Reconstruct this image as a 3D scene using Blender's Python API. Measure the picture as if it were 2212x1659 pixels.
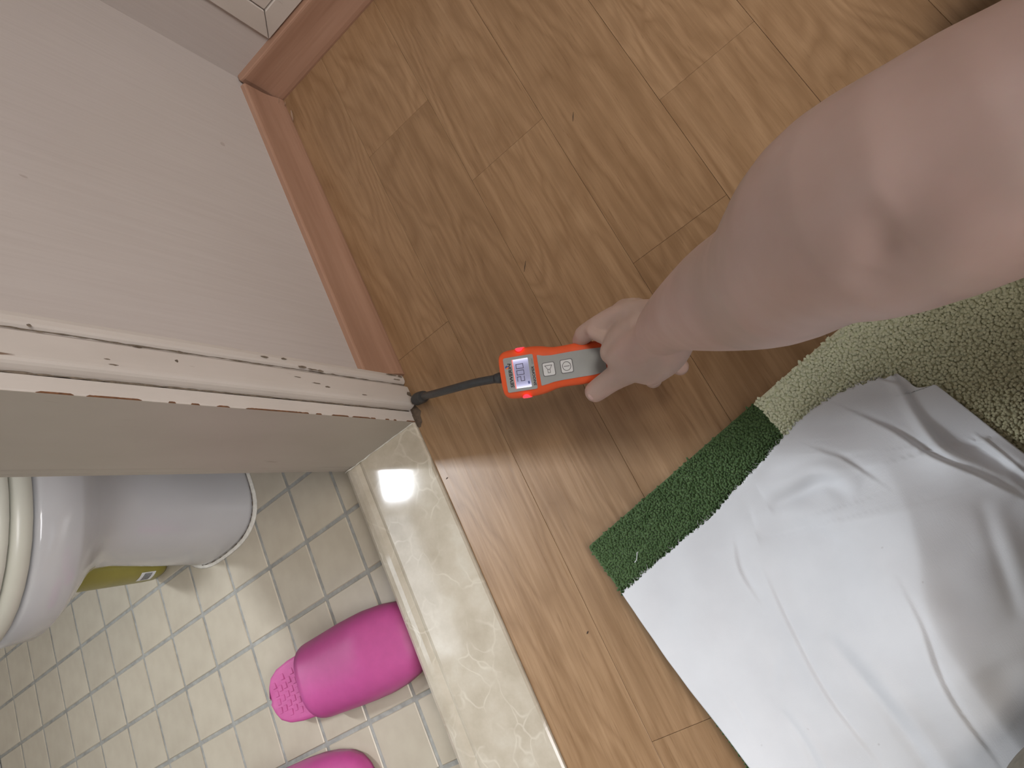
import bpy, bmesh, math, random
import numpy as np
from mathutils import Matrix, Vector

random.seed(7)
rng = np.random.default_rng(7)
for o in list(bpy.data.objects):
    bpy.data.objects.remove(o, do_unlink=True)
scene = bpy.context.scene
COL = scene.collection
PI = math.pi

# ------------------------------------------------------------------ camera
CAM_H = 0.78
cam_d = bpy.data.cameras.new('camera')
cam_d.sensor_width = 36.0
cam_d.lens = 36.0 * 1491.4 / 2212.0
cam_d.clip_start = 0.02
cam_o = bpy.data.objects.new('camera', cam_d)
COL.objects.link(cam_o)
right = Vector((0.7511081, -0.42221365, -0.50751578))
down = Vector((-0.53628956, -0.83854688, -0.09608665))
fwd = Vector((-0.38500667, 0.34434687, -0.85626812))
cam_o.matrix_world = Matrix(((right.x, -down.x, -fwd.x, 0.0),
                             (right.y, -down.y, -fwd.y, 0.0),
                             (right.z, -down.z, -fwd.z, CAM_H),
                             (0, 0, 0, 1)))
scene.camera = cam_o

# ------------------------------------------------------------------ light
scene.view_settings.view_transform = 'Standard'
scene.view_settings.look = 'None'
scene.view_settings.gamma = 1.0
scene.view_settings.use_curve_mapping = False
scene.view_settings.exposure = 0.22
world = bpy.data.worlds.new('world')
scene.world = world
world.use_nodes = True
world.node_tree.nodes['Background'].inputs[0].default_value = (0.9, 0.93, 1.0, 1)
world.node_tree.nodes['Background'].inputs[1].default_value = 0.05


def area_light(name, loc, target, sx, sy, power, color, spread=180):
    d = bpy.data.lights.new(name, 'AREA')
    d.shape = 'RECTANGLE'
    d.size, d.size_y = sx, sy
    d.energy = power
    d.color = color
    d.spread = math.radians(spread)
    o = bpy.data.objects.new(name, d)
    COL.objects.link(o)
    o.location = loc
    o.rotation_euler = (Vector(target) - Vector(loc)).to_track_quat('-Z', 'Y').to_euler()
    return o


# hall ceiling lamp above and behind the seated person
area_light('hall_ceiling_light', (1.15, -0.04, 2.28), (-0.15, 0.05, 0.0), 0.9, 0.9, 13.5, (1.0, 0.92, 0.84), 100)
# large soft light added behind the person's left, beam narrowed; no window stands there
area_light('hall_fill_light', (1.75, -0.95, 1.80), (-0.40, -0.05, 0.0), 1.2, 1.1, 6.5, (0.98, 0.97, 1.0), 62)
# daylight through the open sash of the bathroom window, shining out through the doorway
area_light('bathroom_light', (-1.875, 0.945, 1.46), (-0.25, 0.02, 0.80), 0.12, 0.52, 16.0, (0.90, 0.95, 1.0), 115)


# ------------------------------------------------------------------ helpers
def tag(o, label=None, cat=None, group=None, kind=None):
    if label: o['label'] = label
    if cat: o['category'] = cat
    if group: o['group'] = group
    if kind: o['kind'] = kind
    return o


def empty(name, loc=(0, 0, 0), mat=None):
    o = bpy.data.objects.new(name, None)
    o.empty_display_size = 0.05
    COL.objects.link(o)
    o.location = loc
    if mat is not None:
        o.matrix_world = mat
    return o


def mesh(name, verts, faces, mat, parent=None, smooth=False):
    me = bpy.data.meshes.new(name)
    me.from_pydata([tuple(map(float, v)) for v in verts], [], [tuple(map(int, f)) for f in faces])
    me.update()
    if smooth:
        me.shade_smooth()
    if mat: me.materials.append(mat)
    o = bpy.data.objects.new(name, me)
    COL.objects.link(o)
    if parent: o.parent = parent
    return o


def from_bm(name, bm, mat, parent=None, smooth=False):
    bmesh.ops.recalc_face_normals(bm, faces=bm.faces)
    me = bpy.data.meshes.new(name)
    bm.to_mesh(me)
    bm.free()
    if smooth: me.shade_smooth()
    if mat: me.materials.append(mat)
    o = bpy.data.objects.new(name, me)
    COL.objects.link(o)
    if parent: o.parent = parent
    return o


def box_bm(x0, x1, y0, y1, z0, z1, bev=0.0, seg=1, bm=None):
    b = bm or bmesh.new()
    vs = [b.verts.new(p) for p in ((x0, y0, z0), (x1, y0, z0), (x1, y1, z0), (x0, y1, z0),
                                   (x0, y0, z1), (x1, y0, z1), (x1, y1, z1), (x0, y1, z1))]
    fs = [b.faces.new([vs[i] for i in f]) for f in ((3, 2, 1, 0), (4, 5, 6, 7), (0, 1, 5, 4), (1, 2, 6, 5), (2, 3, 7, 6), (3, 0, 4, 7))]
    if bev:
        es = list({e for f in fs for e in f.edges})
        bmesh.ops.bevel(b, geom=es, offset=bev, segments=seg, affect='EDGES', profile=0.5)
    return b


def box(name, x0, x1, y0, y1, z0, z1, mat, parent=None, bev=0.0, seg=1, smooth=False):
    return from_bm(name, box_bm(x0, x1, y0, y1, z0, z1, bev, seg), mat, parent, smooth)


def loft(rings, close_ends=True, closed=True):
    n = len(rings[0])
    V = [p for r in rings for p in r]
    F = []
    for i in range(len(rings) - 1):
        for j in range(n if closed else n - 1):
            k = (j + 1) % n
            F.append((i * n + j, i * n + k, (i + 1) * n + k, (i + 1) * n + j))
    if close_ends:
        F.append(tuple(reversed(range(n))))
        F.append(tuple(range((len(rings) - 1) * n, len(rings) * n)))
    return V, F


def resample(P, n):
    """Catmull-Rom resample of rows of P (any number of columns) to n rows."""
    P = np.asarray(P, float)
    m = len(P)
    if m == 2:
        t = np.linspace(0, 1, n)[:, None]
        return P[0] * (1 - t) + P[1] * t
    Q = np.vstack([2 * P[0] - P[1], P, 2 * P[-1] - P[-2]])
    seg = np.linalg.norm(np.diff(P[:, :min(3, P.shape[1])], axis=0), axis=1)
    cum = np.concatenate([[0], np.cumsum(seg)])
    out = []
    for s in np.linspace(0, cum[-1], n):
        i = min(max(int(np.searchsorted(cum, s, side='right')) - 1, 0), m - 2)
        t = (s - cum[i]) / max(seg[i], 1e-9)
        p0, p1, p2, p3 = Q[i], Q[i + 1], Q[i + 2], Q[i + 3]
        out.append(0.5 * (2 * p1 + (p2 - p0) * t + (2 * p0 - 5 * p1 + 4 * p2 - p3) * t * t + (3 * p1 - p0 - 3 * p2 + p3) * t ** 3))
    return np.array(out)


def tube_rings(path, n=12, ref=(0, 0, 1), squash=1.0):
    path = np.asarray(path, float)
    P, R = path[:, :3], path[:, 3]
    T = np.gradient(P, axis=0)
    T /= np.linalg.norm(T, axis=1)[:, None]
    rings = []
    a = np.cross(T[0], ref)
    if np.linalg.norm(a) < 1e-3: a = np.cross(T[0], (1, 0, 0))
    a /= np.linalg.norm(a)
    for i in range(len(P)):
        a = a - T[i] * (a @ T[i]); a /= np.linalg.norm(a)
        b = np.cross(T[i], a)
        th = np.arange(n) * 2 * PI / n
        rings.append(P[i] + R[i] * (np.cos(th)[:, None] * a + squash * np.sin(th)[:, None] * b))
    return rings


def tube(name, path, mat, parent=None, n=12, steps=None):
    p = resample(path, steps) if steps else np.asarray(path, float)
    V, F = loft(tube_rings(p, n))
    return mesh(name, V, F, mat, parent, True)


def capsule_geo(chain, steps, n=16, squash=1.0, ref=(0, 0, 1)):
    """closed tube with rounded ends along a chain of (x,y,z,r)"""
    p = resample(chain, steps)
    t0 = p[0, :3] - p[1, :3]; t0 /= np.linalg.norm(t0)
    t1 = p[-1, :3] - p[-2, :3]; t1 /= np.linalg.norm(t1)
    cap0 = [np.r_[p[0, :3] + t0 * p[0, 3] * math.sin(a), p[0, 3] * math.cos(a)] for a in (1.45, 1.1, 0.75, 0.4)]
    cap1 = [np.r_[p[-1, :3] + t1 * p[-1, 3] * math.sin(a), p[-1, 3] * math.cos(a)] for a in (0.4, 0.75, 1.1, 1.45)]
    return loft(tube_rings(np.vstack([cap0, p, cap1]), n, ref, squash))


def apply_mods(o):
    dg = bpy.context.evaluated_depsgraph_get()
    me = bpy.data.meshes.new_from_object(o.evaluated_get(dg), depsgraph=dg)
    old = o.data
    o.modifiers.clear()
    o.data = me
    me.name = o.name
    bpy.data.meshes.remove(old)
    return o


# ------------------------------------------------------------------ materials
class NT:
    def __init__(s, name):
        s.m = bpy.data.materials.new(name)
        s.m.use_nodes = True
        s.t = s.m.node_tree
        s.p = s.t.nodes['Principled BSDF']

    def n(s, typ, ins=None, **kw):
        nd = s.t.nodes.new('ShaderNode' + typ)
        for k, v in kw.items(): setattr(nd, k, v)
        for k, v in (ins or {}).items():
            if isinstance(v, bpy.types.NodeSocket): s.t.links.new(v, nd.inputs[k])
            else: nd.inputs[k].default_value = v
        return nd

    def set(s, **kw):
        for k, v in kw.items():
            i = s.p.inputs[k.replace('_', ' ')]
            if isinstance(v, bpy.types.NodeSocket): s.t.links.new(v, i)
            else: i.default_value = v
        return s

    def coord(s, scale=(1, 1, 1), loc=(0, 0, 0), kind='Object', vec=None):
        v = vec or s.n('TexCoord').outputs[kind]
        return s.n('Mapping', {'Vector': v, 'Scale': scale, 'Location': loc}).outputs[0]

    def noise(s, vec, scale, detail=4, rough=0.55, dist=0.0):
        return s.n('TexNoise', {'Vector': vec, 'Scale': scale, 'Detail': detail, 'Roughness': rough, 'Distortion': dist}).outputs[0]

    def ramp(s, fac, stops):
        r = s.n('ValToRGB', {'Fac': fac})
        e = r.color_ramp.elements
        while len(e) < len(stops): e.new(0.5)
        for i, (pos, c) in enumerate(stops):
            e[i].position = pos
            e[i].color = (*c, 1) if len(c) == 3 else c
        return r.outputs[0]

    def mix(s, fac, a, b, mode='MIX'):
        m = s.n('Mix', data_type='RGBA', blend_type=mode)
        for idx, v in ((0, fac), (6, a), (7, b)):
            if isinstance(v, bpy.types.NodeSocket): s.t.links.new(v, m.inputs[idx])
            else: m.inputs[idx].default_value = v if idx == 0 else ((*v, 1) if len(v) == 3 else v)
        return m.outputs[2]

    def math(s, op, a, b=0.0):
        m = s.n('Math', operation=op)
        for i, v in ((0, a), (1, b)):
            if isinstance(v, bpy.types.NodeSocket): s.t.links.new(v, m.inputs[i])
            else: m.inputs[i].default_value = v
        return m.outputs[0]

    def bump(s, h, strength=0.2, dist=0.001):
        s.set(Normal=s.n('Bump', {'Height': h, 'Strength': strength, 'Distance': dist}).outputs[0])
        return s


def plain(name, col, rough=0.5, var=0.06, scale=40, spec=0.5, bump=0.05, **kw):
    k = NT(name)
    f = k.noise(k.coord(), scale)
    d = tuple(max(0, c * (1 - var)) for c in col)
    e = tuple(min(1, c * (1 + var)) for c in col)
    k.set(Base_Color=k.ramp(f, [(0.3, d), (0.7, e)]), Roughness=rough, Specular_IOR_Level=spec)
    if bump: k.bump(f, bump)
    k.set(**kw)
    return k.m


def mat_wood_floor():
    k = NT('oak_plank_vinyl')
    oi = k.n('ObjectInfo').outputs['Random']
    base = k.n('TexCoord').outputs['Object']
    off = k.n('CombineXYZ', {'X': k.math('MULTIPLY', oi, 3.7), 'Y': k.math('MULTIPLY', oi, 19.3), 'Z': k.math('MULTIPLY', oi, 7.9)}).outputs[0]
    v = k.n('VectorMath', {0: base, 1: off}, operation='ADD').outputs[0]
    # cathedral figure: noise rings stretched along the board
    vs = k.coord((9.0, 1.6, 1), vec=v)
    big = k.noise(vs, 1.0, 2, 0.5, 0.6)
    warp = k.noise(k.coord((30, 16, 1), vec=v), 1.0, 2, 0.5)
    field = k.math('ADD', k.math('MULTIPLY', big, 15.0), k.math('MULTIPLY', warp, 1.1))
    ringf = k.math('PINGPONG', field, 0.5)
    ring = k.ramp(k.math('MULTIPLY', ringf, 2.0), [(0.0, (0.0,) * 3), (0.35, (0.45,) * 3), (0.75, (0.9,) * 3), (1.0, (1,) * 3)])
    # fine straight fibres
    fib = k.noise(k.coord((190, 7, 1), vec=v), 1.0, 5, 0.65)
    fib2 = k.noise(k.coord((60, 2.2, 1), vec=v), 1.0, 4, 0.6)
    pores = k.ramp(k.noise(k.coord((420, 24, 1), vec=v), 1.0, 3, 0.6), [(0.60, (0,) * 3), (0.72, (1,) * 3)])
    col = k.ramp(fib2, [(0.25, (0.295, 0.178, 0.092)), (0.5, (0.355, 0.220, 0.120)), (0.78, (0.415, 0.270, 0.155))])
    col = k.mix(0.30, col, k.ramp(ring, [(0.0, (0.19, 0.105, 0.048)), (1.0, (0.43, 0.280, 0.160))]))
    col = k.mix(k.math('MULTIPLY', k.ramp(fib, [(0.42, (1,) * 3), (0.6, (0,) * 3)]), 0.30), col, (0.20, 0.112, 0.052))
    col = k.mix(k.math('MULTIPLY', pores, 0.38), col, (0.15, 0.078, 0.034))
    tone = k.ramp(oi, [(0.0, (0.875, 0.86, 0.835)), (0.5, (0.92, 0.91, 0.89)), (1.0, (1.0, 0.99, 0.97))])
    col = k.mix(1.0, col, tone, 'MULTIPLY')
    k.set(Base_Color=col, Roughness=k.ramp(fib, [(0.3, (0.27,) * 3), (0.7, (0.36,) * 3)]), Specular_IOR_Level=0.5)
    k.bump(fib, 0.12, 0.0006)
    return k.m


def mat_baseboard():
    k = NT('reddish_wood')
    v = k.n('TexCoord').outputs['Object']
    f = k.noise(k.coord((6, 6, 90), vec=v), 1.0, 4, 0.6, 0.3)
    g = k.noise(k.coord((2.2, 2.2, 26), vec=v), 1.0, 3, 0.5)
    c = k.ramp(f, [(0.25, (0.32, 0.175, 0.115)), (0.6, (0.41, 0.24, 0.165)), (0.85, (0.47, 0.295, 0.21))])
    c = k.mix(0.35, c, k.ramp(g, [(0.3, (0.30, 0.165, 0.105)), (0.7, (0.46, 0.285, 0.20))]))
    k.set(Base_Color=c, Roughness=0.45)
    k.bump(f, 0.06, 0.0006)
    return k.m


def mat_wallpaper():
    k = NT('fibrous_wallpaper')
    v = k.n('TexCoord').outputs['Object']
    f = k.noise(k.coord((230, 230, 9), vec=v), 1.0, 4, 0.6)
    g = k.noise(k.coord((3, 3, 3), vec=v), 1.0, 3, 0.5)
    c = k.ramp(f, [(0.3, (0.512, 0.460, 0.430)), (0.7, (0.556, 0.506, 0.476))])
    c = k.mix(0.25, c, k.ramp(g, [(0.35, (0.49, 0.435, 0.405)), (0.65, (0.56, 0.515, 0.49))]))
    # grubby specks
    sp = k.ramp(k.noise(k.coord((60, 60, 38), vec=v), 1.0, 1, 0.4), [(0.83, (0,) * 3), (0.85, (1,) * 3)])
    c = k.mix(k.math('MULTIPLY', sp, 0.35), c, (0.24, 0.17, 0.13))
    k.set(Base_Color=c, Roughness=0.75, Specular_IOR_Level=0.25)
    k.bump(f, 0.13, 0.0006)
    return k.m


def mat_paint(name, a, b, stain=0.5, rough=0.38, low=False):
    """old off-white gloss paint with stains and small knocks"""
    k = NT(name)
    v = k.n('TexCoord').outputs['Object']
    f = k.noise(k.coord((10, 10, 3.5), vec=v), 1.0, 4, 0.55)
    c = k.ramp(f, [(0.3, a), (0.7, b)])
    d = k.ramp(k.noise(k.coord((150, 150, 26), vec=v), 1.0, 2, 0.5), [(0.70, (0,) * 3), (0.78, (1,) * 3)])
    e = k.ramp(k.noise(k.coord((14, 14, 9), (3, 1, 4), vec=v), 1.0, 2, 0.5), [(0.45, (0,) * 3), (0.62, (1,) * 3)])
    c = k.mix(k.math('MULTIPLY', k.math('MULTIPLY', d, e), stain), c, (0.17, 0.105, 0.065))
    k.set(Base_Color=c, Roughness=rough)
    k.bump(k.noise(k.coord((60, 60, 14), vec=v), 1.0, 3), 0.05, 0.001)
    return k.m


def mat_marble():
    k = NT('cream_marble')
    v = k.n('TexCoord').outputs['Object']
    w = k.n('TexNoise', {'Vector': v, 'Scale': 11.0, 'Detail': 3.0}).outputs[1]
    vv = k.n('VectorMath', {0: v, 1: k.n('VectorMath', {0: w, 'Scale': 0.09}, operation='SCALE').outputs[0]}, operation='ADD').outputs[0]
    vor = k.n('TexVoronoi', {'Vector': k.coord((1.0, 0.7, 1), vec=vv), 'Scale': 34.0}, feature='DISTANCE_TO_EDGE').outputs[0]
    vein = k.ramp(vor, [(0.0, (1,) * 3), (0.06, (0,) * 3)])
    mask = k.ramp(k.noise(v, 16, 3), [(0.46, (0,) * 3), (0.62, (1,) * 3)])
    blot = k.noise(v, 24, 4, 0.6)
    c = k.ramp(blot, [(0.3, (0.44, 0.385, 0.30)), (0.55, (0.52, 0.465, 0.375)), (0.8, (0.60, 0.56, 0.475))])
    c = k.mix(k.math('MULTIPLY', k.math('MULTIPLY', vein, mask), 0.42), c, (0.74, 0.70, 0.60))
    k.set(Base_Color=c, Roughness=0.075)
    k.bump(k.noise(v, 60, 2), 0.012, 0.001)
    return k.m


def mat_tile():
    k = NT('cream_floor_tile')
    oi = k.n('ObjectInfo').outputs['Random']
    v = k.n('TexCoord').outputs['Object']
    f = k.noise(v, 18, 3)
    c = k.ramp(f, [(0.3, (0.42, 0.373, 0.298)), (0.7, (0.475, 0.428, 0.347))])
    c = k.mix(1.0, c, k.ramp(oi, [(0, (0.95, 0.95, 0.94)), (1, (1.04, 1.04, 1.03))]), 'MULTIPLY')
    k.set(Base_Color=c, Roughness=0.27)
    k.bump(f, 0.05, 0.002)
    return k.m


def mat_skin():
    k = NT('skin')
    v = k.n('TexCoord').outputs['Object']
    f = k.noise(v, 24, 4, 0.55)
    g = k.noise(v, 9, 2)
    c = k.ramp(f, [(0.3, (0.555, 0.385, 0.33)), (0.55, (0.615, 0.445, 0.39)), (0.8, (0.655, 0.495, 0.445))])
    c = k.mix(0.25, c, k.ramp(g, [(0.35, (0.56, 0.38, 0.31)), (0.65, (0.64, 0.45, 0.41))]))
    ve = k.ramp(k.noise(k.coord((1, 1, 1), (4.1, 0.3, 2.2), vec=v), 13, 2, 0.4, 0.8), [(0.50, (0,) * 3), (0.66, (1,) * 3)])
    c = k.mix(k.math('MULTIPLY', ve, 0.22), c, (0.34, 0.315, 0.25))
    k.set(Base_Color=c, Roughness=0.52, Subsurface_Weight=0.12, Subsurface_Radius=(0.6, 0.25, 0.12), Subsurface_Scale=0.008, Specular_IOR_Level=0.35)
    k.bump(k.noise(v, 420, 2), 0.08, 0.0005)
    return k.m


def mat_cloth():
    k = NT('white_cotton')
    v = k.n('TexCoord').outputs['Object']
    w1 = k.noise(k.coord((1400, 160, 300), vec=v), 1.0, 2)
    w2 = k.noise(k.coord((160, 1400, 300), vec=v), 1.0, 2)
    h = k.math('ADD', w1, w2)
    f = k.noise(v, 14, 3)
    sp = k.ramp(k.noise(v, 95, 1, 0.3), [(0.80, (0,) * 3), (0.83, (1,) * 3)])
    c = k.ramp(f, [(0.3, (0.62, 0.635, 0.665)), (0.7, (0.68, 0.695, 0.725))])
    c = k.mix(k.math('MULTIPLY', sp, 0.4), c, (0.35, 0.33, 0.33))
    k.set(Base_Color=c, Roughness=0.9, Specular_IOR_Level=0.15, Sheen_Weight=0.15)
    k.bump(h, 0.25, 0.0004)
    return k.m


def emit(name, col, strength, base=(0.05, 0.05, 0.05)):
    k = NT(name)
    f = k.noise(k.coord(), 60, 2)
    k.set(Base_Color=(*base, 1), Emission_Color=k.ramp(f, [(0.2, tuple(c * 0.93 for c in col)), (0.8, col)]), Emission_Strength=strength, Roughness=0.3)
    return k.m


M_floor = mat_wood_floor()
M_base = mat_baseboard()
M_wall = mat_wallpaper()
M_casing = mat_paint('casing_paint', (0.56, 0.51, 0.465), (0.66, 0.61, 0.565), 0.9, 0.4)
M_jamb = mat_paint('jamb_paint', (0.40, 0.36, 0.30), (0.46, 0.415, 0.355), 0.35, 0.42)  # darker than the casing: the jamb's shade is put into its paint colour
M_marble = mat_marble()
M_tile = mat_tile()
M_grout = plain('grey_grout', (0.285, 0.285, 0.265), 0.6, 0.22, 70)
M_white = plain('white_plaster', (0.72, 0.70, 0.66), 0.6)
M_bwall = plain('bathroom_wall_tile_glaze', (0.70, 0.69, 0.65), 0.25)
M_porc = plain('white_porcelain', (0.50, 0.50, 0.51), 0.14, 0.02, 12, bump=0.0, Coat_Weight=0.3)
M_seat = plain('cream_plastic', (0.56, 0.555, 0.48), 0.3, 0.02, 12, bump=0.0)
M_pink = plain('pink_rubber', (0.455, 0.072, 0.255), 0.48, 0.05, 60, bump=0.06, Subsurface_Weight=0.05, Subsurface_Scale=0.01)
M_pink_in = plain('pink_rubber_footbed', (0.47, 0.085, 0.265), 0.6, 0.05, 90, bump=0.1)
M_skin = mat_skin()
M_cloth = mat_cloth()
M_orange = plain('orange_plastic', (0.84, 0.115, 0.030), 0.42, 0.03, 80, bump=0.04)
M_grey = plain('grey_label_film', (0.36, 0.375, 0.37), 0.5, 0.03, 90, bump=0.0)
M_btn = plain('white_button_print', (0.72, 0.73, 0.74), 0.45, 0.02, bump=0.0)
M_ink = plain('black_ink', (0.012, 0.012, 0.018), 0.5, 0.05, bump=0.0)
M_greyink = plain('grey_ink', (0.16, 0.16, 0.165), 0.5, 0.05, bump=0.0)
M_rubber = plain('dark_grey_rubber', (0.040, 0.042, 0.045), 0.5, 0.15, 140)
M_bottle = plain('olive_plastic', (0.27, 0.235, 0.045), 0.3, 0.06, 30)
M_shirt = plain('navy_cotton', (0.05, 0.06, 0.10), 0.85, 0.15, 160)
M_khaki = plain('khaki_cotton', (0.15, 0.135, 0.105), 0.85, 0.15, 160)
M_hair = plain('black_hair', (0.015, 0.012, 0.010), 0.5, 0.3, 200)
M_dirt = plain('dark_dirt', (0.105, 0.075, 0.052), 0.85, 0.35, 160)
M_grime_shade = plain('brown_grime_shade', (0.17, 0.135, 0.10), 0.85, 0.35, 200)
M_rust = plain('bare_brown_wood', (0.17, 0.075, 0.033), 0.8, 0.3, 240)
M_caulk = plain('cracked_white_caulk', (0.66, 0.64, 0.58), 0.55, 0.12, 150)
M_speck = plain('dark_speck', (0.03, 0.022, 0.02), 0.6)
M_chip = plain('pale_scratch', (0.62, 0.50, 0.40), 0.6)

# ------------------------------------------------------------------ the setting
WX, JX = -0.512, -0.665          # hall face and bathroom face of the wall with the doorway
Y2 = 1.016                       # wall at the end of the hall
DY0, DY1 = 0.3515, -0.52         # doorway jambs
BZ = -0.06                       # bathroom floor level


def structure(o):
    o['kind'] = 'structure'
    return o


b = box_bm(JX, WX, DY0 + 0.012, Y2 + 0.12, BZ, 2.35)
box_bm(JX, WX, -1.9, DY1 - 0.012, BZ, 2.35, bm=b)
box_bm(JX, WX, DY1 - 0.012, DY0 + 0.012, 2.0, 2.35, bm=b)
structure(from_bm('wall_left', b, M_wall))
structure(box('wall_back', WX, 2.3, Y2, Y2 + 0.12, -0.06, 2.35, M_wall))
structure(box('wall_front', WX, 2.3, -2.02, -1.9, -0.06, 2.35, M_white))
structure(box('wall_right', 2.2, 2.3, -1.9, Y2, -0.06, 2.35, M_white))
structure(box('ceiling', -2.05, 2.3, -2.02, 1.5, 2.35, 2.45, M_white))
structure(box('wall_bathroom_far', -2.05, -1.95, -1.1, 1.4, BZ, 2.35, M_bwall))
structure(box('wall_bathroom_back', -2.05, JX, 1.28, 1.4, BZ, 2.35, M_bwall))
structure(box('wall_bathroom_front', -2.05, JX, -1.2, -1.1, BZ, 2.35, M_bwall))

# frosted bathroom window on the far wall, daylight behind it, two sashes, the wide one added
win = structure(box('window_1', -1.956, -1.940, 0.10, 1.10, 1.10, 1.86, M_white))
box('pane', -1.942, -1.936, 0.85, 1.03, 1.15, 1.81, emit('daylit_frosted_glass', (0.88, 0.94, 1.0), 2.2), win)
box('pane', -1.942, -1.936, 0.15, 0.81, 1.15, 1.81, emit('added_sash_glow', (0.90, 0.95, 1.0), 3.4), win)  # added sash, glow raised to carry the long reflection on the threshold

# hall floor: printed oak planks
floor = structure(box('floor', WX - 0.004, 2.25, -1.95, Y2, -0.05, -0.0022, M_dirt))
PW = 0.1305
x_first = -0.5255
ends = {0: [0.448], 1: [0.766, -0.62], 2: [0.601, -0.40], 3: [0.350, -0.52], 4: [0.505, -0.45], 5: [0.2, -0.7], 6: [0.62, -0.3]}
ends[1] = [0.766, -0.136]
for r in range(21):
    x0 = max(x_first + r * PW, WX)
    x1 = min(x_first + (r + 1) * PW, 2.2)
    es = ends.get(r)
    if not es:
        s = rng.uniform(-0.2, 0.5)
        es = [s, s - 0.9]
    ys = [Y2 - 0.002] + sorted([e for e in es], reverse=True)
    if ys[-1] > -0.9: ys.append(ys[-1] - 0.90)
    ys.append(-1.9)
    for a, c in zip(ys[:-1], ys[1:]):
        if a - c < 0.03: continue
        g = 0.00016
        cx, cy = (x0 + x1) / 2, (a + c) / 2
        hx, hy = (x1 - x0) / 2 - g, (a - c) / 2 - g
        o = box('plank', -hx, hx, -hy, hy, -0.0022, 0.0, M_floor, floor, 0.0003)
        o.location = (cx, cy, rng.uniform(-0.00015, 0.00005))

# marble threshold: flat top, shallow groove, rounded nosing on the bathroom side
prof = [(-0.5125, -0.05), (-0.5125, 0.0028), (-0.5150, 0.0050), (-0.6240, 0.0050), (-0.6275, 0.0040), (-0.6310, 0.0022),
        (-0.6345, 0.0030), (-0.6400, 0.0040), (-0.6480, 0.0036), (-0.6570, 0.0016), (-0.6640, -0.0030), (-0.6695, -0.0095), (-0.6720, -0.018), (-0.6725, -0.030), (-0.6725, BZ)]
rings = [[(x, y, z) for x, z in prof] for y in (DY0 + 0.010, 0.2, 0.0, -0.2, DY1 - 0.010)]
V, F = loft(rings)
th = structure(mesh('trim_threshold', V, F, M_marble))

# bathroom floor
bfloor = structure(box('floor_bathroom', -1.98, JX - 0.0005, -1.1, 1.3, BZ - 0.06, BZ - 0.0018, M_grout))
TP = 0.1192 * (CAM_H - BZ)
tx0, ty0 = -1.0065 * (CAM_H - BZ), 0.3835 * (CAM_H - BZ)
tm = None
for i in range(-11, 4):
    for j in range(-9, 5):
        x0, y0 = tx0 + i * TP, ty0 + j * TP
        gj = 0.0032
        x1 = min(x0 + TP - gj, JX - 0.008)
        if x1 - x0 < 0.01: continue
        if x1 < x0 + TP - gj - 1e-6:
            t = from_bm('floor_tile', box_bm(0, x1 - x0 - gj, 0, TP - 2 * gj, 0, 0.0085, 0.0012), M_tile, bfloor)
        elif tm is None:
            t = from_bm('floor_tile', box_bm(0, TP - 2 * gj, 0, TP - 2 * gj, 0, 0.0085, 0.0012), M_tile, bfloor)
            tm = t.data
        else:
            t = bpy.data.objects.new('floor_tile', tm)
            COL.objects.link(t); t.parent = bfloor
        t.location = (x0 + gj, y0 + gj, BZ - 0.0085 + rng.uniform(-0.0003, 0.0003))

# door jamb lining and casing around the doorway (hall side)
jamb = structure(empty('door_1'))
b = bmesh.new()
jp = [(WX + 0.0, DY0), (WX, DY0 + 0.018), (WX - 0.0, DY0 + 0.03), (JX + 0.002, DY0 + 0.03), (JX - 0.0005, DY0 + 0.008), (JX + 0.004, DY0 + 0.003), (JX + 0.013, DY0 + 0.0016), (JX + 0.022, DY0 + 0.0012), (JX + 0.024, DY0)]
V, F = loft([[(x, y, z) for x, y in jp] for z in np.linspace(0.0049, 2.02, 6)])
mesh('jamb', V, F, M_jamb, jamb)
V, F = loft([[(x, DY1 + (DY0 - y), z) for x, y in jp] for z in np.linspace(0.0049, 2.02, 6)])
mesh('jamb', V, F, M_jamb, jamb)
box('head_jamb', JX, WX, DY1, DY0, 2.0, 2.02, M_jamb, jamb)
# casing: jamb edge strip, big moulded board with a groove, outer bead
edge_p = [(-0.5125, DY0 + 0.0003), (-0.5120, DY0 + 0.0006), (-0.5112, DY0 + 0.002), (-0.5108, DY0 + 0.010), (-0.5110, DY0 + 0.0165), (-0.5120, DY0 + 0.0174), (-0.5132, DY0 + 0.0178), (-0.5134, DY0 + 0.0240), (-0.518, DY0 + 0.0240), (-0.516, DY0 + 0.0003)]
board_p = [(-0.516, 0.3708), (-0.5118, 0.3708), (-0.5075, 0.3712), (-0.5030, 0.3720), (-0.5004, 0.3734), (-0.4990, 0.3756), (-0.4986, 0.3780), (-0.4984, 0.383), (-0.4988, 0.398), (-0.4990, 0.4030), (-0.5012, 0.4052), (-0.5036, 0.4080), (-0.5036, 0.4092), (-0.5006, 0.4110), (-0.4992, 0.4130), (-0.4988, 0.418), (-0.4996, 0.4225), (-0.5016, 0.4240), (-0.513, 0.4242)]
for s in (1, -1):
    f = (lambda y: y) if s == 1 else (lambda y: DY1 + DY0 - y)
    zs = [0.0] + list(np.linspace(0.03, 2.0, 8))
    V, F = loft([[(x, f(y), z + 0.004 * (i == 0)) for x, y in edge_p] for i, z in enumerate(zs)])
    mesh('jamb_edge', V, F, M_casing, jamb, False)
    V, F = loft([[(x, f(y), z + (0.0035 if i == 0 else 0)) for x, y in board_p] for i, z in enumerate(zs)])
    mesh('casing_board', V, F, M_casing, jamb, False)
box('casing_head', -0.513, -0.499, DY1 - 0.073, DY0 + 0.073, 2.0, 2.07, M_casing, jamb, 0.002)
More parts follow.
